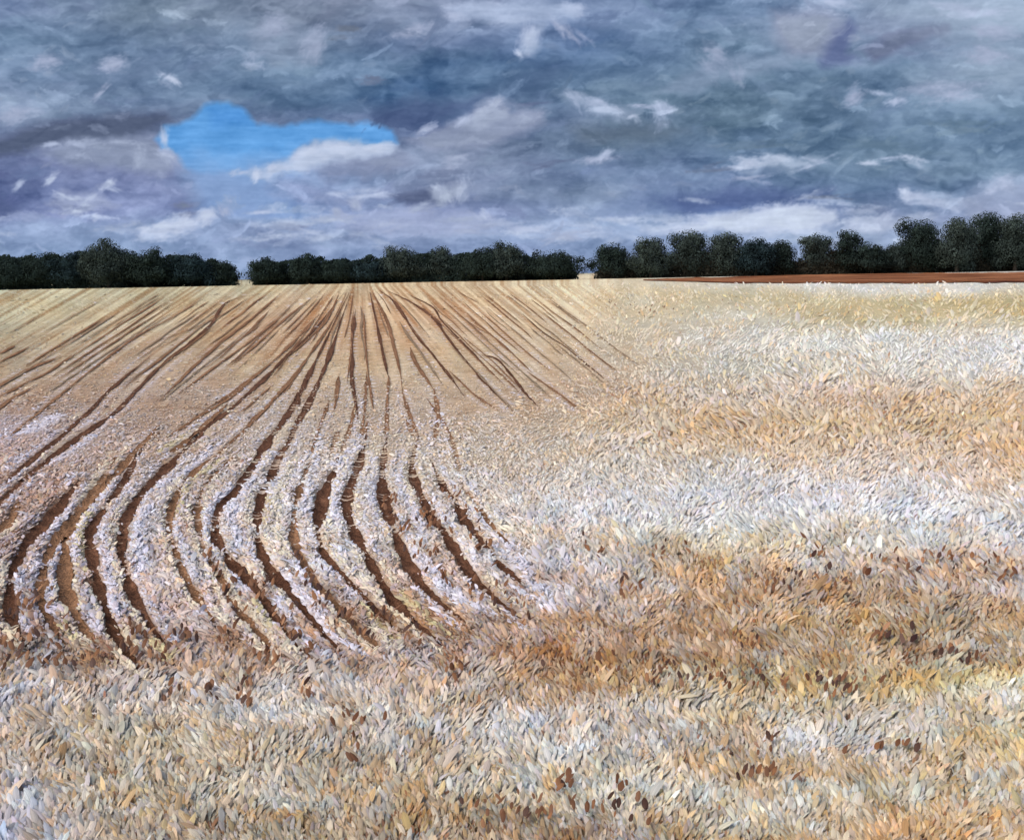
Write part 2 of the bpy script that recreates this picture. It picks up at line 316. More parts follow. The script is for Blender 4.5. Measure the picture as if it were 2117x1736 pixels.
R_SKY = 2400.0
half = math.degrees(math.atan(PW / 2 / F))
az = np.concatenate([np.linspace(-85, -36, 60, endpoint=False), np.linspace(-36, 36, 1500), np.linspace(36, 85, 61)[1:]])
el = np.concatenate([np.linspace(-3, 18.5, 500), np.linspace(18.5, 62, 70)[1:]])
A, E = np.meshgrid(np.radians(az), np.radians(el))
D = np.stack([np.sin(A) * np.cos(E), np.cos(A) * np.cos(E), np.sin(E)], -1).reshape(-1, 3)
V = D * R_SKY + CAM[None]
px, py, pz = project(V)
ix = (np.clip(px, CX0 + 2, CX1 - 4) - CX0) / CS - 0.5; iy = (np.clip(py, CY0 + 2, CY1 - 4) - CY0) / CS - 0.5
i = ix.astype(int); j = iy.astype(int); fx = (ix - i)[:, None]; fy = (iy - j)[:, None]
scol = (canvas[j, i] * (1 - fx) + canvas[j, i + 1] * fx) * (1 - fy) + (canvas[j + 1, i] * (1 - fx) + canvas[j + 1, i + 1] * fx) * fy
# the rest of the overcast, outside what the canvas describes
out = np.clip(np.maximum((np.abs(px - PW / 2) - 1450) / 300, (-py - 200) / 120), 0, 1)[:, None]
az_f = A.ravel() * 9; el_f = E.ravel() * 22
oc = np.array([126, 142, 170.])[None] + ((fbm(az_f, el_f, 61, 5) - 0.5) * 90)[:, None]
scol = scol * (1 - out) + oc * out
nA, nE = len(az), len(el)
idx = np.arange(nA * nE).reshape(nE, nA)
Q = np.stack([idx[:-1, :-1], idx[1:, :-1], idx[1:, 1:], idx[:-1, 1:]], -1).reshape(-1, 4)
m, n, out_ = new_mat('cloud sky')
at = N(n, 'ShaderNodeAttribute', attribute_name='tint'); em = N(n, 'ShaderNodeEmission')
tc = N(n, 'ShaderNodeTexCoord'); mp = N(n, 'ShaderNodeMapping'); mp.inputs['Scale'].default_value = (0.012, 0.012, 0.14)
no = N(n, 'ShaderNodeTexNoise'); no.inputs['Scale'].default_value = 1.0; no.inputs['Detail'].default_value = 5
n.links.new(tc.outputs['Object'], mp.inputs[0]); n.links.new(mp.outputs[0], no.inputs['Vector'])
v = ramp(n, no.outputs[0], 0.3, 0.7, 0.985, 1.015)
mx = N(n, 'ShaderNodeVectorMath', operation='SCALE'); n.links.new(at.outputs['Color'], mx.inputs[0]); n.links.new(v, mx.inputs['Scale'])
n.links.new(mx.outputs[0], em.inputs[0]); n.links.new(em.outputs[0], out_.inputs[0])
sky = mesh_np('sky', V, Q, m, lin(scol))
tag(sky, kind='structure')

# ------------------------------------------------------------------ the field: colour zones
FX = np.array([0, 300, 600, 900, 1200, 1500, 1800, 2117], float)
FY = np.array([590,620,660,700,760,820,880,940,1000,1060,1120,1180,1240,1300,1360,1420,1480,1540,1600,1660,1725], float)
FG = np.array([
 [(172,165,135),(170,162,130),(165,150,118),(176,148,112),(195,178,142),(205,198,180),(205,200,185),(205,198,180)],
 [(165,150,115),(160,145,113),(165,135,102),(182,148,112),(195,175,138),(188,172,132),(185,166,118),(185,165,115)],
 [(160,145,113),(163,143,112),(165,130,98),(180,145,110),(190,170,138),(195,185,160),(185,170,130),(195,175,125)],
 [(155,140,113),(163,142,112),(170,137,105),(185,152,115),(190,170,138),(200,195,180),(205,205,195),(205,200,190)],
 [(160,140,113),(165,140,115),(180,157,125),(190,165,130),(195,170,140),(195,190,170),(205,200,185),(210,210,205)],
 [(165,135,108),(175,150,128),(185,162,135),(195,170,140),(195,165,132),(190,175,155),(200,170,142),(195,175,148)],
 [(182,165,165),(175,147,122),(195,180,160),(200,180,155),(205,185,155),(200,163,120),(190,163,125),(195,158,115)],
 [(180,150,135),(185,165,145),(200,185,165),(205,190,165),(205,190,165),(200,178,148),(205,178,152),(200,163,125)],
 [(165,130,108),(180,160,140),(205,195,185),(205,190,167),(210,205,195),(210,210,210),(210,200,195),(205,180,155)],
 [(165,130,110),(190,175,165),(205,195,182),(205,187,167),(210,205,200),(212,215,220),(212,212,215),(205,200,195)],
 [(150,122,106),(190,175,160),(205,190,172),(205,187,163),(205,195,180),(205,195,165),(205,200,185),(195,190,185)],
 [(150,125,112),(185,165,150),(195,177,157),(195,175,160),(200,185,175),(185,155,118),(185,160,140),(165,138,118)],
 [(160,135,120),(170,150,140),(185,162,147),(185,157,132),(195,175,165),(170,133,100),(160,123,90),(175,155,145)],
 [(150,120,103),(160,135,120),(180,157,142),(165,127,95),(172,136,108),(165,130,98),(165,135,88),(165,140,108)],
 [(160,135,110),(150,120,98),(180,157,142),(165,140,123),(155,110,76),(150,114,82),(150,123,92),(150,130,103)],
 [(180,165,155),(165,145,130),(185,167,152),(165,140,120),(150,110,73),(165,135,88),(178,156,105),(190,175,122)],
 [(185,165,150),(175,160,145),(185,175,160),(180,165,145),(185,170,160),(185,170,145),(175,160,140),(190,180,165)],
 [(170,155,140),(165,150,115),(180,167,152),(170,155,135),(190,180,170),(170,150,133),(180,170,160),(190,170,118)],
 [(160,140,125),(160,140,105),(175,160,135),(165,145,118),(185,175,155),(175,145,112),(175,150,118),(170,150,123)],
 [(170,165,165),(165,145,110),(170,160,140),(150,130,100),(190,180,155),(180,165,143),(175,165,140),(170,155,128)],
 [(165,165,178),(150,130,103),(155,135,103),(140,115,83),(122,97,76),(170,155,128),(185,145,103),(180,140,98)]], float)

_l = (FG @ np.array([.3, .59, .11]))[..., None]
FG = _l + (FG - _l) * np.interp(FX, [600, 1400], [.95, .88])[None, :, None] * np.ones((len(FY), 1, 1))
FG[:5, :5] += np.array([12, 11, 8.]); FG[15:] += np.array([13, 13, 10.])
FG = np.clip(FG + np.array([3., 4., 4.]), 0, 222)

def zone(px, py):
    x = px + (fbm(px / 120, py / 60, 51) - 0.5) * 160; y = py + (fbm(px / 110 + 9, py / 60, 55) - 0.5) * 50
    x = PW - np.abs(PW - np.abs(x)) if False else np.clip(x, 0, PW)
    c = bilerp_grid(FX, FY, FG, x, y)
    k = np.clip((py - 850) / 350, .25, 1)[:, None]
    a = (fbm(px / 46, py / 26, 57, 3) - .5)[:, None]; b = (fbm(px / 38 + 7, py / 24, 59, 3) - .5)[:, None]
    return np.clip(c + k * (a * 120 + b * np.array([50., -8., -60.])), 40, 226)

# ------------------------------------------------------------------ furrows, traced once and laid on the ground
FUR = [  # (points in picture units, width there, darkness)
 ([(712,606),(650,682),(590,740),(540,790),(478,844),(418,890),(380,932),(338,970),(292,1023),(262,1072),(251,1132),(256,1170),(275,1222),(302,1275),(330,1320),(372,1368)], 19, 1.0),
 ([(716,606),(690,660),(640,735),(598,791),(563,830),(520,876),(450,940),(401,974),(358,1040),(350,1097),(365,1150),(392,1205),(425,1260),(475,1325)], 13, .75),
 ([(722,606),(700,650),(662,728),(615,823),(577,882),(548,918),(527,956),(485,1016),(455,1046),(445,1097),(460,1139),(492,1172),(520,1205),(545,1240),(580,1292),(612,1335),(660,1385)], 22, 1.1),
 ([(726,606),(706,660),(680,740),(640,830),(612,879),(594,921),(577,942),(555,998),(541,1020),(531,1090),(541,1143),(570,1190),(612,1242),(655,1295),(695,1340),(745,1385)], 21, 1.0),
 ([(500,930),(460,965),(443,981),(422,1009),(408,1055),(415,1120),(430,1155),(452,1187),(478,1242),(522,1292),(560,1340),(610,1390)], 13, .75),
 ([(650,940),(628,985),(615,1030),(607,1080),(612,1130),(640,1185),(680,1235),(730,1290),(775,1335),(830,1380)], 15, .8),
 ([(700,945),(690,974),(669,1020),(657,1097),(672,1145),(693,1172),(727,1206),(762,1245),(805,1292),(865,1345)], 19, .9),
 ([(758,900),(743,953),(720,1020),(718,1058),(736,1104),(750,1132),(770,1168),(800,1220),(835,1265),(880,1312),(940,1355)], 22, 1.05),
 ([(800,905),(793,946),(790,1009),(802,1062),(823,1115),(845,1163),(872,1205),(915,1252),(975,1305)], 20, .95),
 ([(866,900),(860,922),(852,953),(854,985),(876,1037),(894,1076),(918,1100),(952,1152),(990,1205),(1040,1255),(1100,1300)], 19, .95),
 ([(888,950),(897,966),(918,1009),(940,1034),(955,1067),(999,1125),(1045,1178),(1110,1230)], 17, .95),
 ([(950,1000),(960,1012),(989,1048),(1022,1095),(1065,1138)], 11, .7),
 ([(330,895),(280,950),(235,1030),(198,1076),(184,1110),(188,1140),(197,1180),(215,1247),(240,1312),(280,1372),(320,1405)], 17, .9),
 ([(330,880),(260,955),(205,1012),(145,1085),(134,1150),(135,1207),(150,1257),(187,1315),(225,1360)], 21, .8),
 ([(240,945),(180,1040),(120,1110),(95,1160),(85,1232),(110,1295),(145,1345)], 18, .75),
 ([(170,990),(110,1060),(70,1105),(32,1165),(20,1217),(28,1285),(60,1340)], 19, .85),
 ([(60,985),(20,1075),(-30,1120),(-70,1180),(-80,1260)], 18, .8),
 ([(560,604),(471,625),(436,672),(387,714),(334,756),(290,800),(232,858),(150,912),(60,985),(0,1040),(-60,1110)], 17, 1.0),
 ([(440,608),(360,655),(281,698),(197,760),(120,822),(60,870),(0,918)], 11, .7),
 ([(520,612),(440,662),(309,714)], 8, .6), ([(309,740),(230,805),(169,866),(80,940),(0,1010)], 13, .85),
 ([(580,608),(520,660),(455,712),(400,760),(330,830)], 11, .75), ([(600,640),(520,705),(430,770),(370,815)], 10, .65),
 ([(470,835),(400,900),(340,945)], 12, .6),
 ([(640,620),(590,660),(540,705),(475,760)], 9, .6), ([(660,650),(610,705),(550,760),(480,812),(420,850)], 11, .8), ([(520,790),(455,835),(410,862),(345,905)], 11, .75),
 ([(560,800),(500,850),(478,850)], 9, .6), ([(690,640),(650,690),(600,735)], 9, .7), ([(700,610),(675,665),(640,700)], 7, .55),
 ([(640,735),(600,790),(560,832),(530,862),(505,890)], 13, .8),
 ([(0,733),(30,716)], 8, .8), ([(-40,770),(10,745),(60,718)], 9, .65), ([(-50,830),(0,798),(60,765),(125,738)], 11, .8), ([(0,820),(50,795),(100,770),(150,735)], 8, .55), ([(-30,870),(20,828),(70,800)], 8, .5),
 ([(90,690),(150,655),(210,622)], 6, .4), ([(150,720),(230,670),(300,630)], 6, .4), ([(20,690),(80,655)], 6, .4), ([(240,700),(310,660),(360,625)], 6, .4),
 ([(735,640),(728,700),(727,750),(728,790),(736,837),(740,868)], 11, .95), ([(752,650),(756,720),(762,780),(772,850)], 8, .7), ([(700,780),(694,830),(690,850)], 8, .6), ([(615,812),(618,840)], 10, .9),
 ([(765,606),(772,640),(785,700),(792,735),(803,782)], 10, .9), ([(770,605),(800,665),(815,720),(828,775),(832,815)], 9, .8), ([(778,604),(795,625),(808,650)], 8, .9),
 ([(785,602),(812,622),(836,656),(862,696),(897,738),(932,783),(960,820)], 12, 1.0), ([(800,602),(850,626),(898,660),(920,692),(960,744),(1010,800),(1060,852)], 11, .9),
 ([(848,720),(860,752),(897,808)], 9, .7), ([(840,608),(894,636),(912,663),(952,705),(1008,762)], 9, .85), ([(985,735),(1024,742),(1060,780),(1084,812),(1112,842)], 8, .85),
 ([(945,650),(989,680),(1031,706),(1100,772)], 6, .6), ([(1080,650),(1122,688),(1165,716),(1212,754),(1262,795)], 7, .85), ([(1090,770),(1150,812),(1200,850)], 7, .6), ([(930,770),(985,820),(1030,850)], 7, .6),
 ([(950,606),(990,628)], 6, .8), ([(1000,608),(1040,640),(1080,672)], 5, .5), ([(1050,606),(1090,635),(1130,668)], 5, .5),
 ([(737,830),(722,890),(702,945)], 9, .8), ([(758,770),(754,850),(745,908)], 9, .8), ([(804,778),(800,850),(799,908)], 9, .75), ([(832,812),(850,868),(865,902)], 9, .8), ([(680,830),(655,900),(640,950)], 9, .75), ([(897,805),(905,860),(893,940)], 8, .6), ([(880,820),(930,900),(955,1000)], 7, .5),
 ([(400,690),(330,745),(260,800)], 8, .75), ([(560,640),(500,700),(440,745)], 7, .7), ([(655,620),(620,655),(585,690)], 7, .75), ([(690,612),(668,645),(640,690)], 8, .8), ([(730,606),(722,660),(712,700)], 6, .7), ([(805,612),(840,665),(880,715)], 7, .7), ([(905,612),(960,660),(1010,705)], 6, .6), ([(960,700),(1020,750),(1075,805)], 7, .6),
 ([(840,870),(856,905)], 9, .8), ([(760,870),(752,905)], 8, .55), ([(700,890),(680,945)], 8, .5),
]
def spline(pts, step=5.0):
    p = np.array(pts, float); out = []
    if len(p) == 2: p = np.array([p[0], (p[0] + p[1]) / 2, p[1]])
    q = np.vstack([2 * p[0] - p[1], p, 2 * p[-1] - p[-2]])
    for k in range(1, len(q) - 2):
        a, b, c, d = q[k - 1], q[k], q[k + 1], q[k + 2]
        nn = max(2, int(np.hypot(*(c - b)) / step))
        t = (np.arange(nn) / nn)[:, None]
        out.append(0.5 * (2 * b + (c - a) * t + (2 * a - 5 * b + 4 * c - d) * t ** 2 + (3 * b - a - 3 * c + d) * t ** 3))
    out.append(q[-2][None])
    return np.vstack(out)

_fr = np.random.default_rng(5)
FANX = np.array([-400, 100, 300, 440, 560, 640, 700, 730, 765, 785, 840, 1000, 1100, 1500], float)   # where a row meets the far edge ...
FANS = np.array([-2.3, -1.8, -1.6, -1.45, -1.29, -1.15, -.67, -.1, .22, .75, 1.05, 1.2, 1.3, 1.7])        # ... and how it slants from there
for xs_ in np.arange(300.0, 1140.0, 15.0):
    xs_ = xs_ + _fr.normal(0, 3); sl_ = float(np.interp(xs_, FANX, FANS)); ya = 606 + abs(_fr.normal(0, 45)) * (1 if 600 < xs_ < 900 else .8); yb = ya + _fr.uniform(35, 170)
    yb = min(yb, 900 if xs_ > 700 else 830)
    if yb - ya < 25: continue
    yy = np.linspace(ya, yb, 6)
    FUR.append(([(float(xs_ + sl_ * (y_ - 606) + _fr.normal(0, 1.2)), float(y_)) for y_ in yy], float(_fr.uniform(5, 8.5)), float(_fr.choice([.6, .7, .45, .4]))))
def fan_coord(px, py):
    lo_ = np.full(px.shape, -3000.0); hi_ = np.full(px.shape, 4000.0)
    for _ in range(18):
        m_ = .5 * (lo_ + hi_); b_ = m_ + np.interp(m_, FANX, FANS) * (py - 606) < px
        lo_ = np.where(b_, m_, lo_); hi_ = np.where(b_, hi_, m_)
    return lo_
fur_lines = []                                  # per furrow: ground xy, half width, tangent, darkness
for (pts, wd, dk) in FUR:
    s = spline(pts)
    s = s[(s[:, 1] > 596)]
    g = ground(s[:, 0], s[:, 1])
    dist = np.hypot(np.hypot(g[:, 0], g[:, 1]), EYE)
    sc = np.clip((s[:, 1] - 560) / 520, 0.12, 1.0) ** .6 if (s[:, 1].max() - s[:, 1].min()) > 250 else np.ones(len(s)) * np.clip((s[:, 1].mean() - 540) / 250, .5, 1)
    tt = np.linspace(0, 1, len(s))
    taper = np.clip(np.minimum(tt, 1 - tt) * 7, 0.25, 1)
    rag = np.clip(-.05 + 2.0 * fbm(tt * len(s) / 6.0, np.full(len(s), wd + pts[0][0] * .37), 71, 3), .35, 1.5)
    hw = np.where(s[:, 1] > 880, .52, .42) * wd * sc * taper * rag * dist / F
    tg = np.gradient(g, axis=0); tg /= np.linalg.norm(tg, axis=1)[:, None] + 1e-9
    fur_lines.append((g, hw, tg, dk, s))
LIGHT = [  # pale straw windrows, (points, width, tone)
 ([(400,721),(345,764),(295,809),(235,859),(165,925),(100,960)], 15, 0), ([(300,729),(262,762),(236,790)], 14, 0), ([(575,812),(540,838),(500,866)], 16, 0), ([(452,862),(395,900),(340,932)], 22, 1),
 ([(440,925),(400,962),(350,996),(285,1034)], 24, 0), ([(480,1009),(445,1040),(425,1085),(430,1120)], 24, 0), ([(725,728),(718,800),(722,840)], 13, 0), ([(695,760),(672,790),(648,825)], 14, 1), ([(745,925),(718,945),(690,965)], 20, 0), ([(700,975),(690,1030),(690,1090)], 22, 0),
 ([(765,935),(775,980),(770,1040),(800,1110)], 22, 0), ([(830,930),(825,985),(845,1045),(880,1110)], 24, 0), ([(565,935),(505,1010),(480,1075),(500,1140)], 24, 0), ([(610,945),(580,1020),(572,1090),(600,1160)], 22, 1), ([(300,1060),(285,1120),(300,1180)], 26, 0), ([(215,1090),(222,1150),(235,1220)], 24, 0),
 ([(746,592),(738,640),(722,700),(700,760)], 9, 1), ([(750,592),(752,640),(750,700),(765,770),(790,850)], 9, 1), ([(741,592),(715,650),(668,720),(610,790),(560,850)], 9, 1), ([(755,592),(790,650),(830,730),(870,800)], 9, 1), ([(815,640),(850,700),(880,745)], 12, 2), ([(640,655),(560,725),(480,790)], 9, 1), ([(540,600),(490,650),(470,672)], 8, 0),
 ([(1060,606),(1095,640),(1130,668)], 8, 0), ([(1085,604),(1120,640)], 8, 0), ([(880,620),(930,680)], 6, 1), ([(960,620),(1000,655)], 6, 1), ([(920,690),(990,770),(1060,830)], 8, 1), ([(1100,750),(1170,810),(1240,860),(1320,900)], 12, 1), ([(970,740),(1040,815)], 8, 1), ([(650,850),(560,905),(500,990)], 16, 1), ([(280,700),(200,768)], 6, 0), ([(0,900),(60,890),(115,860)], 40, 0), ([(20,960),(60,940)], 26, 0),
 ([(840,1130),(900,1190),(980,1260),(1080,1290)], 26, 0), ([(1040,1110),(1090,1190),(1140,1270)], 34, 0), ([(580,1180),(640,1260),(700,1330)], 24, 0), ([(470,1200),(510,1290),(550,1350)], 22, 1)]
_lr = np.random.default_rng(77)
for (pts, wd, dk) in list(FUR):
    p = spline(pts, 12.0)
    if p[:, 1].max() - p[:, 1].min() < 60 or p[:, 1].max() < 660: continue
    t_ = np.gradient(p, axis=0); t_ /= np.linalg.norm(t_, axis=1)[:, None]
    scl = np.clip((p[:, 1] - 560) / 520, .12, 1) ** .6
    for sg in (-1, 1):
        o_ = p + np.column_stack([-t_[:, 1], t_[:, 0]]) * sg * ((wd * .5 + 9) * scl)[:, None]
        k0 = 0
        while k0 < len(o_) - 3:
            n0 = int(_lr.integers(4, 14)); seg = o_[k0:k0 + n0]; k0 += n0
            if len(seg) >= 3 and _lr.random() < .8 and seg[:, 1].min() > 605:
                LIGHT.append(([tuple(q_) for q_ in seg[::2]] if len(seg) > 4 else [tuple(q_) for q_ in seg], 13 * float(scl[min(k0, len(scl) - 1)]) + 2.5, int(_lr.choice([0, 1, 2], p=[.5, .42, .08]))))
LT = []
for (pts, wd, tn) in LIGHT:
    s = spline(pts, 6.0); g = ground(s[:, 0], s[:, 1]); dd = np.hypot(np.hypot(g[:, 0], g[:, 1]), EYE)
    LT.append(np.column_stack([g, .5 * wd * dd / F, np.full(len(g), tn)]))
LT = np.vstack(LT); kl = kdtree.KDTree(len(LT))
for k, p in enumerate(LT): kl.insert((p[0], p[1], 0), k)
kl.balance()
LTONE = np.array([(221, 219, 230), (229, 216, 188), (214, 200, 150)], float)
def near_light(xy):
    d = np.full(len(xy), 1e6); ii = np.zeros(len(xy), int)
    for k, (x, y) in enumerate(xy):
        _, i_, dd = kl.find((x, y, 0)); d[k] = dd; ii[k] = i_
    return d / LT[ii, 2], LT[ii, 3].astype(int)
allp = np.vstack([f[0] for f in fur_lines]); allw = np.concatenate([f[1] for f in fur_lines]); allt = np.vstack([f[2] for f in fur_lines])
kd = kdtree.KDTree(len(allp))
for k, p in enumerate(allp): kd.insert((p[0], p[1], 0), k)
kd.balance()
def near_furrow(xy):
    d = np.full(len(xy), 1e6); ii = np.zeros(len(xy), int)
    for k, (x, y) in enumerate(xy):
        _, i_, dd = kd.find((x, y, 0)); d[k] = dd; ii[k] = i_
    return d, ii

def relief(xy, d, hw):
    r = np.hypot(xy[:, 0], xy[:, 1])
    z = 0.05 * (fbm(xy[:, 0] * 0.9, xy[:, 1] * 0.9, 81, 4) - 0.5) * np.clip(r / 4, 0, 1)
    z += 0.014 * (fbm(xy[:, 0] * 9, xy[:, 1] * 9, 85, 3) - 0.5)
    k = np.clip(hw, 0.012, 0.2)
    z = z * np.clip(1.25 - r / 22, .25, 1)
    return z - np.minimum(0.055, 0.9 * k) * np.clip(1.5 - r / 14, 0, 1) * np.exp(-(d / (1.3 * k)) ** 2) + 0.02 * np.exp(-((d - 2.8 * k) / (1.2 * k)) ** 2) * np.clip(1 - (r - 7) / 6, 0, 1)

# ------------------------------------------------------------------ the ground sheet
azg = np.radians(np.concatenate([np.linspace(-180, -42, 60, endpoint=False), np.linspace(-42, 42, 1100), np.linspace(42, 180, 61)[1:]]))
rg = np.concatenate([np.array([0.02, 0.6, 1.2, 1.8, 2.2]), np.geomspace(2.4, 60, 520), np.geomspace(60, 3000, 70)[1:]])
A, Rr = np.meshgrid(azg, rg)
XY = np.stack([(np.sin(A) * Rr).ravel(), (np.cos(A) * Rr).ravel()], -1)
front = (np.abs(A.ravel()) < math.radians(45)) & (Rr.ravel() < 160) & (Rr.ravel() > 1.9)
d = np.full(len(XY), 1e3); ii = np.zeros(len(XY), int)
d[front], ii[front] = near_furrow(XY[front])
z = relief(XY, d, allw[ii])
V = np.column_stack([XY, z])
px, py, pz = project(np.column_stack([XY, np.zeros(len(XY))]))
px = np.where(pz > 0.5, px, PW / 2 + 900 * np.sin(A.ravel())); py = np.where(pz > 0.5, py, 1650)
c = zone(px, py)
streak = fbm(XY[:, 0] * 2.4 + XY[:, 1] * 0.36, XY[:, 1] * 0.06, 91, 4) - 0.5          # tilled bands along the rows
mott = fbm(XY[:, 0] * 7, XY[:, 1] * 5, 95, 4) - 0.5
far = np.clip((rg[-1] * 0 + Rr.ravel() - 12) / 25, 0, 1)
soil = np.array([128, 100, 78.])
mix = (0.24 * (1 - far) + 0.0 * far)[:, None]
c = c * (1 - mix) + soil * mix
fan = np.clip((1330 - px) / 200, 0, 1) * np.clip((900 - py) / 120, 0, 1)
strk2 = np.clip((streak + .02) * 2.6, -1, 1)
xs_f = fan_coord(px, np.clip(py, 590, 1000))
fl = .6 * vnoise(xs_f / 7.0, py / 90, 97) + .4 * vnoise(xs_f / 2.8, py / 60, 98)
fl = np.clip((fl - .5) * 4.5, -1, 1)
c = c + ((fl > 0) * fl * far * fan)[:, None] * np.array([30, 34, 30.]) + ((fl < 0) * fl * far * fan)[:, None] * np.array([20, 34, 40.])
c = c + (strk2 * 8)[:, None] + (mott * 46)[:, None]
idx = np.arange(len(azg) * len(rg)).reshape(len(rg), len(azg))
Q = np.stack([idx[:-1, :-1], idx[:-1, 1:], idx[1:, 1:], idx[1:, :-1]], -1).reshape(-1, 4)[:, ::-1]
gm = tint_mat('stubble earth', 0.85, 0.15, None, 60, 0.8, 1.18, 0.5, 0.02)
rr_ = Rr.ravel()
halo = (np.exp(-(d / np.maximum(3.0 * allw[ii], .02)) ** 2) * np.clip((rr_ - 5) / 8, 0, .28))[:, None]
c = c * (1 - halo) + np.array([138, 100, 72.]) * halo
dl = np.full(len(XY), 9.0); tl = np.zeros(len(XY), int); dl[front], tl[front] = near_light(XY[front])
lw = (np.exp(-dl ** 2) * .85)[:, None]
c = c * (1 - lw) + (LTONE[tl] + (mott * 30)[:, None]) * lw
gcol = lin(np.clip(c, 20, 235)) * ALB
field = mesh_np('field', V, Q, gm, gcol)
tag(field, kind='structure')

# ------------------------------------------------------------------ furrows of bare earth
fm = tint_mat('bare furrow earth', 0.9, 0.1, None, 55, 0.6, 1.35, 0.9, 0.03)
for k, (g, hw, tg, dk, s) in enumerate(fur_lines):
    nrm = np.column_stack([-tg[:, 1], tg[:, 0]]); n_ = len(g)
    offs = np.array([-1.0, -0.55, 0, 0.55, 1.0])
    jit = 1 + 0.35 * (rng.random((n_, 5)) - 0.5)
    P = g[:, None, :] + nrm[:, None, :] * (offs[None] * jit * hw[:, None])[..., None]
    P2 = P.reshape(-1, 2)
    dd, i2 = near_furrow(P2)
    r = np.hypot(P2[:, 0], P2[:, 1])
    zz = relief(P2, dd, allw[i2]) + 0.007 + 0.0006 * r + 0.006 * rng.random(len(P2)) * np.tile([0, 1, 1, 1, 0], n_)
    tone = np.array([98, 66, 48.]) * 1.0
    if dk < 0.85: tone = np.array([140, 104, 76.])
    if dk < 0.5: tone = np.array([150, 130, 106.])
    fade = np.clip((800 - s[:, 1]) / 220, 0, 1)[:, None] * 0.35                       # drier, rustier earth far out
    cc = tone[None] * (1 - fade) + np.array([128, 84, 54.]) * fade
    cc = np.repeat(cc, 5, 0) + (rng.normal(0, 10, (n_ * 5, 1)) + (fbm(r * 3, dd * 0 + k, 99) - .5)[:, None] * 45) * np.array([1, .8, .65])
    idx = np.arange(n_ * 5).reshape(n_, 5)
    Q = np.stack([idx[:-1, :-1], idx[:-1, 1:], idx[1:, 1:], idx[1:, :-1]], -1).reshape(-1, 4)
    o = mesh_np('furrow', np.column_stack([P2, zz]), Q, fm, lin(np.clip(cc, 25, 200)) * ALB)
    tag(o, kind='structure', group='furrows curving across the stubble')

# ------------------------------------------------------------------ ploughed strip at the right
up = spline([(1330,578.5),(1400,575.5),(1500,573),(1689,567),(1900,565),(2117,563),(2400,557)], 6)
lo = spline([(1330,580.5),(1400,582.5),(1500,585.5),(1724,586.5),(1900,586),(2117,584),(2400,580)], 6)
nn = 200
def resample(a, n): 
    t = np.linspace(0, len(a) - 1, n); i_ = np.clip(t.astype(int), 0, len(a) - 2); f_ = (t - i_)[:, None]
    return a[i_] * (1 - f_) + a[i_ + 1] * f_
up, lo = resample(up, nn), resample(lo, nn)
rows = 22; Vs = []; Cs = []
for k in range(rows):
    t = k / (rows - 1)
    p = lo * (1 - t) + up * t
    p[:, 1] += (fbm(p[:, 0] / 40, np.full(nn, k * .7), 103) - .5) * (4.5 if k in (0, rows - 1) else .8)
    g = ground(p[:, 0], p[:, 1]); r = np.hypot(g[:, 0], g[:, 1])
    Vs.append(np.column_stack([g, 0.04 + 0.05 * (k % 2) * (0 < k < rows - 1) + 0.05 * vnoise(p[:, 0] / 9, np.full(nn, k * 3.3), 105)]))
    cc = np.array([134, 84, 52.])[None] + ((fbm(p[:, 0] / 90, np.full(nn, k * 1.9), 107, 3) - .5) * 130 + (-22 if k < 3 else 0))[:, None] * np.array([1, .85, .7])
    Cs.append(cc)
idx = np.arange(nn * rows).reshape(rows, nn)
Q = np.stack([idx[:-1, :-1], idx[:-1, 1:], idx[1:, 1:], idx[1:, :-1]], -1).reshape(-1, 4)
ps = mesh_np('ploughed_strip', np.vstack(Vs), Q, fm, lin(np.clip(np.vstack(Cs), 30, 200)) * ALB)
tag(ps, kind='structure')

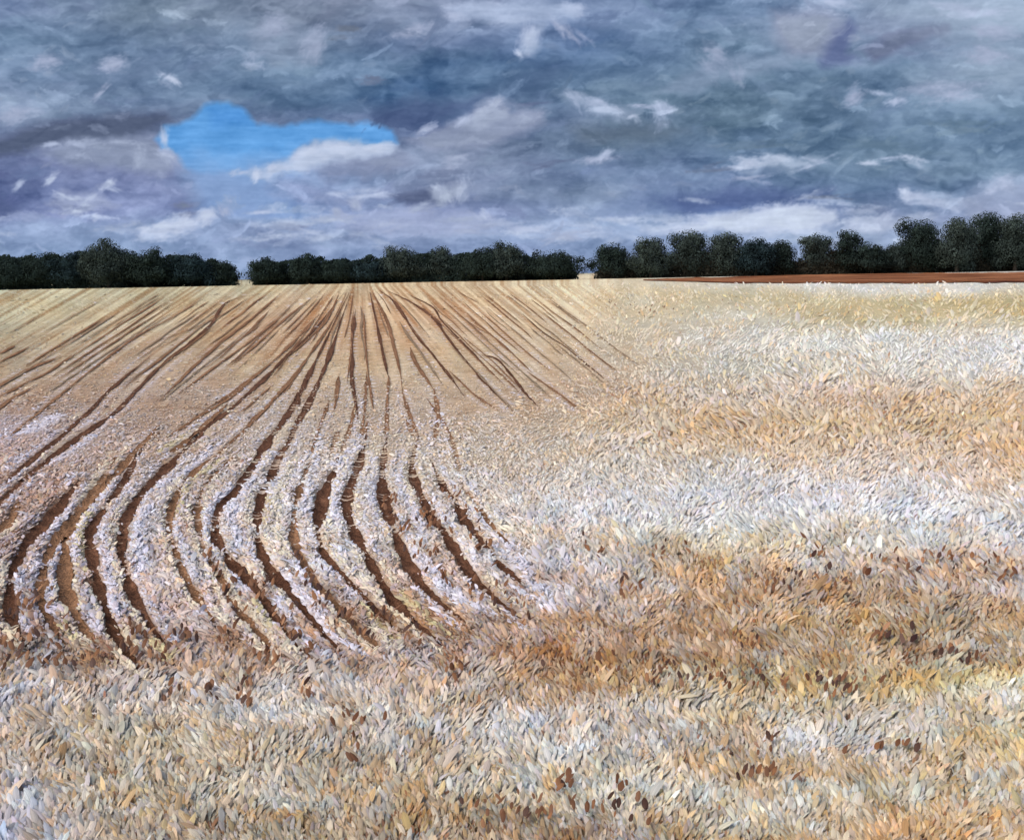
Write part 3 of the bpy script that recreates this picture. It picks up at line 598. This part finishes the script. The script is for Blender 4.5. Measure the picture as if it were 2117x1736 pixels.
# ------------------------------------------------------------------ straw: countless blades and husks lying on the field
def blades(base, L, Wd, yaw, incl, arch, roll, col, z0, col2):
    """rounded straw blades, 3 across x 5 along, with a raised midrib; returns verts, quads, tints, uvs"""
    n_ = len(base)
    t = np.array([0, .25, .5, .75, 1.0]); prof = np.array([.45, .95, 1.0, .85, .18]); s_ = np.array([-1., 0, 1.])
    dirx, diry = np.sin(yaw), np.cos(yaw)
    a = incl[:, None] + arch[:, None] * (t - 0.5)[None] * -1.0
    h = np.cumsum(np.concatenate([np.zeros((n_, 1)), np.cos((a[:, 1:] + a[:, :-1]) / 2) * .25], 1), 1) * L[:, None]
    zz = np.cumsum(np.concatenate([np.zeros((n_, 1)), np.sin((a[:, 1:] + a[:, :-1]) / 2) * .25], 1), 1) * L[:, None]
    wv = Wd[:, None] * 0.5 * prof[None] * (1 + 0.35 * (rng.random((n_, 5)) - .5))
    sx, sy = diry, -dirx                                            # sideways
    off = s_[None, None, :] * wv[:, :, None]
    cr, sr = np.cos(roll)[:, None, None], np.sin(roll)[:, None, None]
    X = base[:, 0][:, None, None] + dirx[:, None, None] * h[:, :, None] + sx[:, None, None] * off * cr
    Y = base[:, 1][:, None, None] + diry[:, None, None] * h[:, :, None] + sy[:, None, None] * off * cr
    Z = z0[:, None, None] + zz[:, :, None] + off * sr + (1 - np.abs(s_))[None, None, :] * wv[:, :, None] * 0.32
    V = np.stack([X, Y, Z], -1).reshape(-1, 3)
    q = []
    for r in range(4):
        for k in range(2):
            q.append([r * 3 + k, r * 3 + k + 1, (r + 1) * 3 + k + 1, (r + 1) * 3 + k])
    Q = (np.array(q)[None] + (np.arange(n_) * 15)[:, None, None]).reshape(-1, 4)
    tm = np.tile(np.repeat(np.array([.8, .5, .2, .3, .6]), 3), n_)[:, None]
    C = np.repeat(col, 15, 0) * (1 - tm) + np.repeat(col2, 15, 0) * tm
    uu = np.tile(s_[None, :].repeat(5, 0).ravel() * .5 + .5, n_) + np.repeat(rng.random(n_) * 50, 15)
    vv = np.tile(t[:, None].repeat(3, 1).ravel(), n_) + np.repeat(rng.random(n_) * 50, 15)
    return V, Q, C, np.column_stack([uu, vv])

PAL = {'white': (217, 216, 219), 'cream': (219, 206, 182), 'peach': (208, 178, 150), 'ochre': (192, 146, 88), 'yellow': (206, 182, 118), 'rust': (136, 82, 48), 'dark': (86, 56, 42), 'lilac': (192, 182, 198), 'grey': (182, 178, 168), 'pale': (198, 200, 188)}
KEYS = list(PAL); PALM = np.array([PAL[k] for k in KEYS], float)

def straw(count, y0, y1, lp, over, wide=False):
    x = rng.uniform(-500, PW + 500, count)
    if wide: x = np.where(rng.random(count) < .5, rng.uniform(-1700, -480, count), rng.uniform(PW + 480, PW + 1700, count))
    x = x + 0.0; y = rng.uniform(y0, y1, count)
    g = ground(x, y); dist = np.hypot(np.hypot(g[:, 0], g[:, 1]), EYE)
    d, i_ = near_furrow(g); hw = allw[i_]; tg = allt[i_]
    keep = (d > hw * np.interp(y, [900, 1050], [1.8, 1.25]) + 0.004) | (rng.random(count) < 0.03)
    x, y, g, dist, d, hw, tg = [a[keep] for a in (x, y, g, dist, d, hw, tg)]
    n_ = len(x)
    # colour: clumped choice around the tone of the place
    zc = zone(x, y)
    lum = zc @ np.array([.3, .59, .11])
    warm = (zc[:, 0] - zc[:, 2])
    q = np.zeros((n_, len(KEYS)))
    L_ = np.clip((lum - 120) / 90, 0, 1); Wm = np.clip(warm / 70, 0, 1)
    q[:, 0] = .02 + .34 * L_ ** 2 * (1.15 - Wm); q[:, 1] = .06 + .26 * L_; q[:, 2] = .12; q[:, 3] = .03 + .20 * Wm
    q[:, 4] = (.03 + .10 * Wm) * np.interp(x, [700, 1400], [.45, 1]); q[:, 5] = .02 + .26 * (1 - L_) ** 2; q[:, 6] = .005 + .08 * (1 - L_) ** 2.5; q[:, 7] = .09 * (1.2 - Wm); q[:, 8] = .09; q[:, 9] = .07 + .1 * L_ * (1 - Wm)
    # patches where one kind gathers
    for k in range(len(KEYS)):
        q[:, k] *= np.clip(fbm(x / 55 + k * 17, y / 24 + k * 5, 200 + 4 * k, 3) * 4.2 - 1.5, 0.02, 3.0)
    q /= q.sum(1)[:, None]
    ch_ = np.clip((q.cumsum(1) < rng.random(n_)[:, None]).sum(1), 0, len(KEYS) - 1)
    kw = np.where(np.isin(ch_, [5, 6]), .8, .44)[:, None]
    lf = np.interp(x, [900, 1300], [1, 0]) * np.interp(y, [780, 900, 1250, 1400], [0, 1, 1, .4])
    zc = zc + lf[:, None] * np.array([4., 4., 14.])
    # between furrows the crests carry bleached straw
    crest = (d > hw) & (d < 5.5 * hw) & (y > 690) & (hw > 0.012)
    wl = crest & (rng.random(n_) < .6 * (vnoise(g[:, 0] * 5, g[:, 1] * 1.2, 301) > .4))
    c = zc * (1 - kw) + PALM[ch_] * kw
    c[wl] = zc[wl] * .4 + np.where(rng.random((wl.sum(), 1)) < .55, np.array([[222, 220, 232.]]), np.array([[228, 214, 186.]])) * .6
    nl, tl_ = near_light(g)
    li = (nl < 1.1) & (rng.random(n_) < .8)
    c[li] = zc[li] * .2 + LTONE[tl_[li]] * .8
    wl = (wl | (li & (tl_ == 0)))
    zc = np.where(li[:, None], c, zc)
    c = c * (1 + rng.normal(0, .06, (n_, 1))) + rng.normal(0, 2, (n_, 3))
    # pose: combed along the nearest furrow, else away across the field
    away = np.arctan2(g[:, 0], g[:, 1])
    yawf = np.arctan2(tg[:, 0], tg[:, 1]); yawf = np.where(np.cos(yawf) < 0, yawf + math.pi, yawf)
    near = np.clip(1.5 - d / 0.45, 0, 1) * (y < 1350)
    lean = (fbm(x / 90, y / 50, 310, 3) - .5) * 2.0
    rw = np.clip((1250 + (y - 600) * .35 - x) / 240 + (fbm(x / 60, y / 40, 320, 2) - .5), 0, 1)
    yaw = np.where(rng.random(n_) < np.maximum(near * .75, np.interp(y, [720, 900], [.95, 0]) * rw), yawf + rng.normal(0, .28, n_), away + lean + rng.normal(0, .32, n_))
    dep = np.arctan2(EYE, np.hypot(g[:, 0], g[:, 1]))
    incl = np.radians(rng.uniform(5, 34, n_)); incl = np.where(d < np.maximum(.16, 6 * hw), incl * .45, incl); incl *= 1 - rw * (1 - np.interp(y, [850, 1060], [.16, 1])); incl *= np.where((x < 1100) & (y < 1350), .75, 1)
    small = np.where(np.isin(ch_, [5, 6]), .62, 1.0)
    chunk = 1 + .7 * np.clip((x - 1150) / 200, 0, 1) * np.interp(y, [600, 640, 860, 1000], [.3, 1, .8, 0])
    big = chunk * np.exp(rng.normal(0, .27, n_) + (fbm(x / 60 + 3, y / 40, 330, 2) - .5) * .6) * small
    Wd = lp(y) * big * rng.uniform(.17, .37, n_) * dist / F
    L = np.minimum(lp(y) * big * dist / F / np.sin(np.clip(dep + incl, .12, 1.4)), 4.5 * Wd)
    Wd = np.minimum(Wd, L * .8)
    nearf = d < hw * 3
    L = np.where(nearf, L * .7, L)
    rowd = math.radians(-8.6)
    tip = g + np.column_stack([np.sin(yaw), np.cos(yaw)]) * (L * np.cos(incl))[:, None]
    zt = L * np.sin(incl) + .012; tip = tip * (EYE / (EYE - np.minimum(zt, .4)))[:, None]
    cl_ = d < .25 + 1.2 * np.hypot(*(tip - g).T); dt = np.full(n_, 9.0); dm = dt.copy(); it = np.zeros(n_, int); im = it.copy()
    mid = (tip + g) / 2; dt[cl_], it[cl_] = near_furrow(tip[cl_]); dm[cl_], im[cl_] = near_furrow(mid[cl_])
    ok = ((dt > allw[it] * .9) & (dm > allw[im] * .9)) | (rng.random(n_) < .05)
    g, L, Wd, yaw, incl, ch_, wl, c, zc, d, hw, tg = [a[ok] for a in (g, L, Wd, yaw, incl, ch_, wl, c, zc, d, hw, tg)]; n_ = len(g)
    z0 = relief(g, d, hw) + 0.004 + over * rng.random(n_)
    kind = np.where(ch_ == 0, 0, np.where(np.isin(ch_, [5, 6]), 2, 1)); kind[wl] = 0
    return g, L, Wd, yaw, incl, rng.uniform(.1, .7, n_), rng.normal(0, .3, n_), lin(np.clip(c, 22, 240)) * ALB, z0, lin(np.clip(.7 * zc + .3 * c, 22, 240)) * ALB, kind

lpf = lambda y: np.interp(y, [600, 650, 720, 800, 900, 1100, 1350, 1750, 2000], [6, 6, 6, 7.5, 10, 13, 15.5, 19, 21])
sets = [straw(5000, 588, 625, lpf, .02), straw(10000, 604, 680, lpf, .01), straw(30000, 680, 800, lpf, .004), straw(52000, 800, 960, lpf, .004), straw(90000, 960, 1200, lpf, .005), straw(84000, 1200, 1450, lpf, .005), straw(100000, 1450, 1900, lpf, .005), straw(26000, 1880, 2400, lpf, .005), straw(12000, 650, 960, lpf, .005, True), straw(30000, 960, 1300, lpf, .005, True), straw(40000, 1300, 2000, lpf, .005, True)]
cat_ = [np.concatenate([s[k] for s in sets]) for k in range(11)]
DOTS = [(520,1215,7,16,14),(542,1240,8,10,8),(580,1290,10,12,12),(607,1328,7,8,10),(640,1372,6,8,14),(430,1165,5,5,10),(452,1190,6,8,8),(478,1240,8,12,12),(500,1262,6,10,8),(612,1165,5,5,8),(645,1222,8,10,10),(668,1252,8,8,10),(712,1290,8,8,8),(790,1290,12,8,8),(750,1338,9,9,8),(850,1340,7,9,9),(810,1055,9,8,10),(838,1100,10,8,14),(868,1150,12,14,14),(880,1055,10,6,14),(900,1092,10,14,10),(940,1035,5,6,6),(955,1070,5,4,8),(985,1110,7,6,10),(992,1140,8,8,8),(925,1205,9,16,12),(1000,1240,12,20,16),(1070,1290,9,24,12),
 (272,1326,6,6,8),(300,1328,5,6,8),(350,1325,5,14,10),(100,1322,9,20,10),(30,1272,8,14,12),(60,1262,5,8,8),(260,1372,9,14,14),(325,1368,9,14,8),(395,1330,7,6,8),(472,1326,7,6,10),(545,1362,6,8,10),(562,1375,5,6,8),(120,1385,14,60,10),(30,1350,10,30,14),(505,1425,6,10,10),(440,1452,6,10,10),(345,1450,6,8,6),(640,1455,4,5,8),(505,1470,6,6,8),
 (1300,640,12,40,8),(1370,645,12,30,7),(1258,628,5,10,5),(1300,1240,9,16,12),(1605,1220,8,30,8),(1820,1328,6,6,6),(1880,1336,6,26,6),(1960,1366,6,14,6),(1560,1350,6,16,6),(1740,1440,10,14,12),(1590,1560,6,14,10),(1840,1180,10,30,12),(1950,1170,12,40,10),(2090,1190,14,40,14),(1750,1210,8,30,10),(1350,1160,8,30,10),(1240,1150,8,20,14),(950,1410,10,14,6),(1220,1400,12,40,12),(1400,1420,30,120,12),(1640,1425,26,90,8),(740,1515,6,20,5),(735,1580,4,4,14),(1580,1620,10,40,5),(1240,1690,8,40,26),(1320,1690,6,34,26),(1150,1690,6,40,24),(1170,1640,5,16,16),(1040,1700,16,60,20),(2000,1380,6,16,6),(1860,1560,8,40,5),(1690,1150,8,16,12),(80,1240,8,20,14)]
for (dx, dy, n_, sx_, sy_) in DOTS:
    n_ = int(n_ * 1.15 + 1); x = dx + rng.normal(0, sx_ * 1.0 + 3, n_); y = dy + rng.normal(0, sy_ * 1.0 + 2, n_)
    g = ground(x, y); dist = np.hypot(np.hypot(g[:, 0], g[:, 1]), EYE); dd, i2 = near_furrow(g)
    lp_ = lpf(y) * rng.uniform(.6, 1.2, n_) * (.75 if dy < 800 else 1)
    inc = np.radians(rng.uniform(14, 34, n_)); dep = np.arctan2(EYE, np.hypot(g[:, 0], g[:, 1]))
    col_ = np.where(rng.random((n_, 1)) < .5, np.array([[112, 74, 48.]]), np.where(rng.random((n_, 1)) < .5, np.array([[78, 52, 40.]]), np.array([[142, 98, 64.]]))) + rng.normal(0, 9, (n_, 1))
    lc = lin(np.clip(col_, 20, 200)) * ALB
    new = (g, np.minimum(lp_ * dist / F / np.sin(dep + inc), .3 + 0 * x), lp_ * rng.uniform(.35, .6, n_) * dist / F, np.arctan2(g[:, 0], g[:, 1]) + rng.normal(.15, .35, n_), inc, rng.uniform(.1, .6, n_), rng.normal(0, .3, n_), lc, relief(g, dd, allw[i2]) + .04, lc * .9, np.full(n_, 2))
    cat_ = [np.concatenate([a, b]) for a, b in zip(cat_, new)]
sm = tint_mat('dry straw', 0.55, 0.3, (9.0, 0.7, 1.0), 1, 0.78, 1.2, 0.6, 0.004)
for kd_, nm, lb in ((0, 'bleached_straw', 'white bleached straw strewn over the furrow crests and the pale bands of the field'),
                    (1, 'straw', 'cream, peach and ochre dry straw covering the whole field'),
                    (2, 'fallen_leaves', 'small rust and dark brown dead leaves scattered between the straw')):
    mk = cat_[10] == kd_
    V, Q, C, UV = blades(*[cat_[k][mk] for k in range(10)])
    o = mesh_np(nm, V, Q, sm, C, UV)
    tag(o, lb, 'fallen leaves' if kd_ == 2 else 'straw', kind='stuff')

# ------------------------------------------------------------------ trees and hedges along the far edge
leafm = tint_mat('dark foliage', 0.9, 0.03, None, 0.5, 0.75, 1.3, 0.0)
barkm = tint_mat('bark', 0.9, 0.1, None, 6, 0.7, 1.3, 0.6, 0.03)

def leaf_cloud(cent, size, tint, sweep, outw=None):
    n_ = len(cent)
    nrm = rng.normal(0, 1, (n_, 3)) * (.3 if outw is not None else 1) + (outw if outw is not None else 0); nrm /= np.linalg.norm(nrm, axis=1)[:, None]
    up_ = np.array([[0.25, 0, 1.0]]) * sweep + rng.normal(0, .6, (n_, 3))
    a = up_ - (up_ * nrm).sum(1)[:, None] * nrm; a /= np.linalg.norm(a, axis=1)[:, None] + 1e-9
    b = np.cross(nrm, a)
    s = size * np.exp(rng.normal(0, .3, n_)); s1 = s[:, None]; s2 = (s * rng.uniform(.3, .55, n_))[:, None]
    v = np.stack([cent - a * s1, cent + b * s2 - a * s1 * .1, cent + a * s1, cent - b * s2 + a * s1 * .1], 1).reshape(-1, 3)
    return v, np.arange(n_ * 4).reshape(n_, 4), np.repeat(tint, 4, 0)

def trunk_mesh(h, r0, lean):
    segs, nr = 10, 7; V = []; Q = []
    def limb(p0, p1, ra, rb):
        p0 = np.array(p0, float); p1 = np.array(p1, float); ax = p1 - p0; ax /= np.linalg.norm(ax)
        u_ = np.cross(ax, [0.3, 1, 0.1]); u_ /= np.linalg.norm(u_); v_ = np.cross(ax, u_); o_ = len(V)
        for k in range(nr):
            t = k / (nr - 1); r = ra + (rb - ra) * t + (0.35 * ra * (1 - t) ** 6)
            cpt = p0 + (p1 - p0) * t + np.array([math.sin(t * 3 + p1[0]), math.cos(t * 2.5), 0]) * 0.12 * t
            for q in range(segs):
                th = 2 * math.pi * q / segs
                V.append(cpt + (u_ * math.cos(th) + v_ * math.sin(th)) * r)
        for k in range(nr - 1):
            for q in range(segs):
                Q.append([o_ + k * segs + q, o_ + k * segs + (q + 1) % segs, o_ + (k + 1) * segs + (q + 1) % segs, o_ + (k + 1) * segs + q])
    limb((0, 0, -0.1), (lean, 0, h * .72), r0, r0 * .3)
    for k in range(5):
        t = .3 + .1 * k; th = k * 2.4
        limb((lean * t, 0, h * .72 * t / .72 * .9), (lean * t + math.cos(th) * h * .2, math.sin(th) * h * .2, h * (.42 + .1 * k)), r0 * .4, r0 * .08)
    return np.array(V), np.array(Q)

def crown_mesh(h, wd, style, tone, n_leaf):
    """leaf clumps on several lobes; style: 0 round, 1 domed wide, 2 upright, 3 ragged"""
    nl = {0: 11, 1: 14, 2: 10, 3: 13}[style]
    lobes = []
    for k in range(nl):
        t = (k + .5) / nl
        zc = h * (0.12 + 0.72 * t) + rng.normal(0, .04 * h)
        if style == 2: rad = wd * .5 * (1 - abs(t - .45) ** 2 * 1.1)
        else: rad = wd * .5 * math.sqrt(max(0.08, 1 - (max(0, t - .3) / .78) ** 2))
        th = k * 2.399 + rng.uniform(-.4, .4); off = rad * rng.uniform(.2, .72)
        lr = min(h * .22, max(.9, rad * rng.uniform(.36, .74)))
        lobes.append((math.cos(th) * off, math.sin(th) * off * .9, zc, lr, lr * rng.uniform(.75, 1.05), rng.normal(0, .16)))
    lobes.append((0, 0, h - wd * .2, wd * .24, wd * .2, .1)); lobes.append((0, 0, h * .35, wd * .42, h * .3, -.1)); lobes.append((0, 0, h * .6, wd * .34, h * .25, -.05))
    P = []; T = []; O = []
    vol = np.array([l[3] ** 2 for l in lobes]); vol /= vol.sum()
    for l, f_ in zip(lobes, vol):
        n_ = int(n_leaf * f_) + 20
        dv = rng.normal(0, 1, (n_, 3)); dv /= np.linalg.norm(dv, axis=1)[:, None]
        rr = rng.random(n_) ** .5
        spike = 1 + .1 * (rng.random(n_) < .16) * rng.random(n_) * (2 if style == 3 else 1)
        p = dv * rr[:, None] * spike[:, None] * np.array([l[3], l[3], l[4]]) + np.array(l[:3])
        P.append(p); T.append(np.full(n_, l[5])); O.append(dv)
    P = np.vstack(P); T = np.concatenate(T); O = np.vstack(O)
    k_ = (P[:, 2] > .15)
    P, T, O = P[k_], T[k_], O[k_]
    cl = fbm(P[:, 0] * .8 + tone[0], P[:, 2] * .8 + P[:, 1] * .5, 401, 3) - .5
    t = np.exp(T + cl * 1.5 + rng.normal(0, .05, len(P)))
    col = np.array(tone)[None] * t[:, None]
    return leaf_cloud(P, .24, np.clip(col, .004, .16), .9, O)

DK = (0.023, 0.035, 0.030); GR = (0.042, 0.057, 0.050); BL = (0.022, 0.038, 0.042); BR = (0.036, 0.034, 0.025)
def base_point(px_, back=0.0):
    g = ground(px_, hor(px_) + 14.0 - back)[0]
    return g, math.hypot(g[0], g[1])

TREES = [  # column, top row, width, style, tone, label
 (-95,525,85,0,DK,None), (-160,520,85,1,DK,None),
 (28,532,74,0,DK,'low dark tree at the far left end of the tree line'),
 (85,522,78,1,DK,'broad low tree with a flat top, second tree left of the tallest left clump tree'),
 (150,519,76,0,BL,'rounded dark tree standing against the left side of the tallest tree of the left clump'),
 (226,493,84,0,GR,'tallest tree of the left clump, its round crown rising above all its neighbours'),
 (312,514,82,1,DK,'wide rounded tree right of the tallest tree of the left clump'),
 (398,523,78,1,BL,'flat-topped dark tree in the left clump, third from the gap in the tree line'.replace('third','second')),
 (462,536,56,3,DK,'small ragged tree ending the left clump beside the gap with sky behind'),
 (552,529,70,0,DK,'low round tree right beside the gap that ends the left clump'),
 (636,522,60,0,DK,'small dark tree with a rounded top, second right of the gap with sky behind'),
 (700,532,76,1,DK,'low broad tree just left of the point where the furrows meet'),
 (765,536,70,1,BL,'lowest flat tree of the middle clump, left of the windswept wide crown'),
 (832,506,86,3,GR,'windswept wide tree with a ragged grey-green crown in the middle clump'),
 (912,508,62,0,GR,'round ball-shaped tree alone above the low middle part of the tree line'),
 (998,512,80,1,DK,'sloping dark tree on the left shoulder of the pointed middle tree'),
 (1048,499,78,3,GR,'pointed ragged tree, the highest of the middle clump'),
 (1143,515,108,1,DK,'wide dome-shaped dark tree ending the middle clump beside the narrow gap'),
 (1268,500,82,3,DK,'slanting tree with upswept twigs just right of the narrow gap'),
 (1345,488,78,1,GR,'tree with upswept grey-green top, second right of the narrow gap'),
 (1425,473,76,0,GR,'tall round tree, highest of the wide clump right of the narrow gap'),
 (1500,478,74,0,GR,'round-headed tree in the middle of the clump above the start of the brown strip'),
 (1562,489,72,1,BL,'bluish-dark flat-topped tree, second from the right end of the wide clump'),
 (1615,494,62,3,DK,'ragged dark tree stepping down at the right end of the wide clump'),
 (1688,481,66,2,GR,'upright narrow tree standing alone between two slivers of sky'),
 (1755,475,58,2,DK,'slim dark upright tree right of the lone tree between slivers of sky'),
 (1802,504,62,0,DK,'low dark round tree at the right foot of the slim upright tree'),
 (1846,503,52,3,GR,'low greyish ragged tree leaning against the left side of the big square-topped tree'),
 (1903,452,92,2,DK,'big square-topped dark tree, left of the last narrow sky slit'),
 (1978,448,72,2,GR,'tall grey-green tree immediately right of the last narrow sky slit'),
 (2036,436,70,2,DK,'tallest upright tree of the right-hand group, second from the right edge'),
 (2098,440,66,2,GR,'tall tree cut by the right edge of the view'),
 (2165,450,80,2,DK,None), (2235,455,80,0,GR,None)]
EDGE = ['dark tree beyond the left edge of the view, outermost', 'dark tree beyond the left edge of the view', 'tree beyond the right edge of the view', 'outermost tree beyond the right edge of the view']
for k, (cx, ty, wpx, st, tone, lb) in enumerate(TREES):
    if lb is None and (cx < -60 or cx > 2180): continue
    g, dist = base_point(cx)
    jd = rng.uniform(-4, 6); g = g * (1 + jd / dist); dist += jd
    sc = dist / F * math.sqrt(1 + ((cx - PW / 2) / F) ** 2) ** 0
    depth = g[1]
    h = (hor(cx) - ty) * depth / F + EYE
    wd = wpx * (1.7 if cx < 1220 else 1.55) * depth / F
    e = bpy.data.objects.new('tree', None); COL.objects.link(e); e.location = (g[0], g[1], 0); e.empty_display_size = 1
    tag(e, lb or 'tall dark tree rooted just beyond the right edge', 'tree', 'trees along the far edge of the field')
    v, q = trunk_mesh(h, .16 + .018 * h, rng.uniform(-.3, .3))
    tc_ = np.tile(np.array([[.05, .042, .034]]), (len(v), 1))
    mesh_np('trunk', v, q, barkm, tc_, parent=e)
    v, q, c = crown_mesh(h * .985, wd, st, tone, int(8200 * max(.8, h * wd / 100)))
    mesh_np('crown', v, q, leafm, c, parent=e, smooth=False)

def hedge(x0, x1, top, name_lb, tone, seed):
    """a thick field hedge of many stems between two columns, its height given by (column, row) pairs"""
    cols = np.arange(x0, x1, 5.0); P = []
    gc, dist = base_point((x0 + x1) / 2)
    for cx in cols:
        g, dd = base_point(cx); g = g * 1.012
        ty = np.interp(cx, [t[0] for t in top], [t[1] for t in top])
        hh = (hor(cx) - ty) * g[1] / F + EYE
        hh *= .95 + .36 * float(vnoise(np.array([cx / 17.0]), np.array([seed]), 411)[0])
        n_ = int(130 * max(hh, 1) / 3)
        zz = rng.random(n_) ** 1.1 * hh; r_ = 1.7 * np.sqrt(np.clip(1 - (zz / hh) ** 3, .05, 1))
        P.append(np.column_stack([g[0] + rng.normal(0, .45, n_), g[1] + rng.uniform(-1, 1, n_) * r_, np.maximum(zz, .05)]))
    P = np.vstack(P)
    t = np.exp((fbm(P[:, 0] * .7, P[:, 2] * .9 + P[:, 1] * .4, 421, 3) - .5) * 1.3 + rng.normal(0, .08, len(P)))
    col = np.array(tone)[None] * t[:, None]
    o0 = np.array([gc[0], gc[1], 0])
    v, q, c = leaf_cloud(P - o0, .33, np.clip(col, .004, .12), .7, np.column_stack([P[:, 0] * 0, (P[:, 1] - P[:, 1].mean()) * 0 - .6, P[:, 2] * 0 + .35]))
    o = mesh_np('hedgerow', v, q, leafm, c, smooth=False, loc=o0)
    tag(o, name_lb, 'hedge', 'hedgerows under the far trees')
hedge(-190, 488, [(-200,548),(0,540),(200,538),(330,538),(440,545),(470,553),(492,576)], 'dark hedge filling under the left clump of trees, up to the first gap', DK, 1.3)
hedge(528, 1192, [(520,575),(540,552),(650,542),(800,538),(1000,534),(1100,538),(1170,550),(1196,570)], 'long dark hedge under the middle trees, between the two gaps', DK, 5.7)
hedge(1236, 2260, [(1230,568),(1250,550),(1400,530),(1600,532),(1650,546),(1720,530),(1800,528),(1860,520),(2000,510),(2260,510)], 'tall dark hedge under the right-hand trees behind the brown ploughed strip', BR, 9.1)
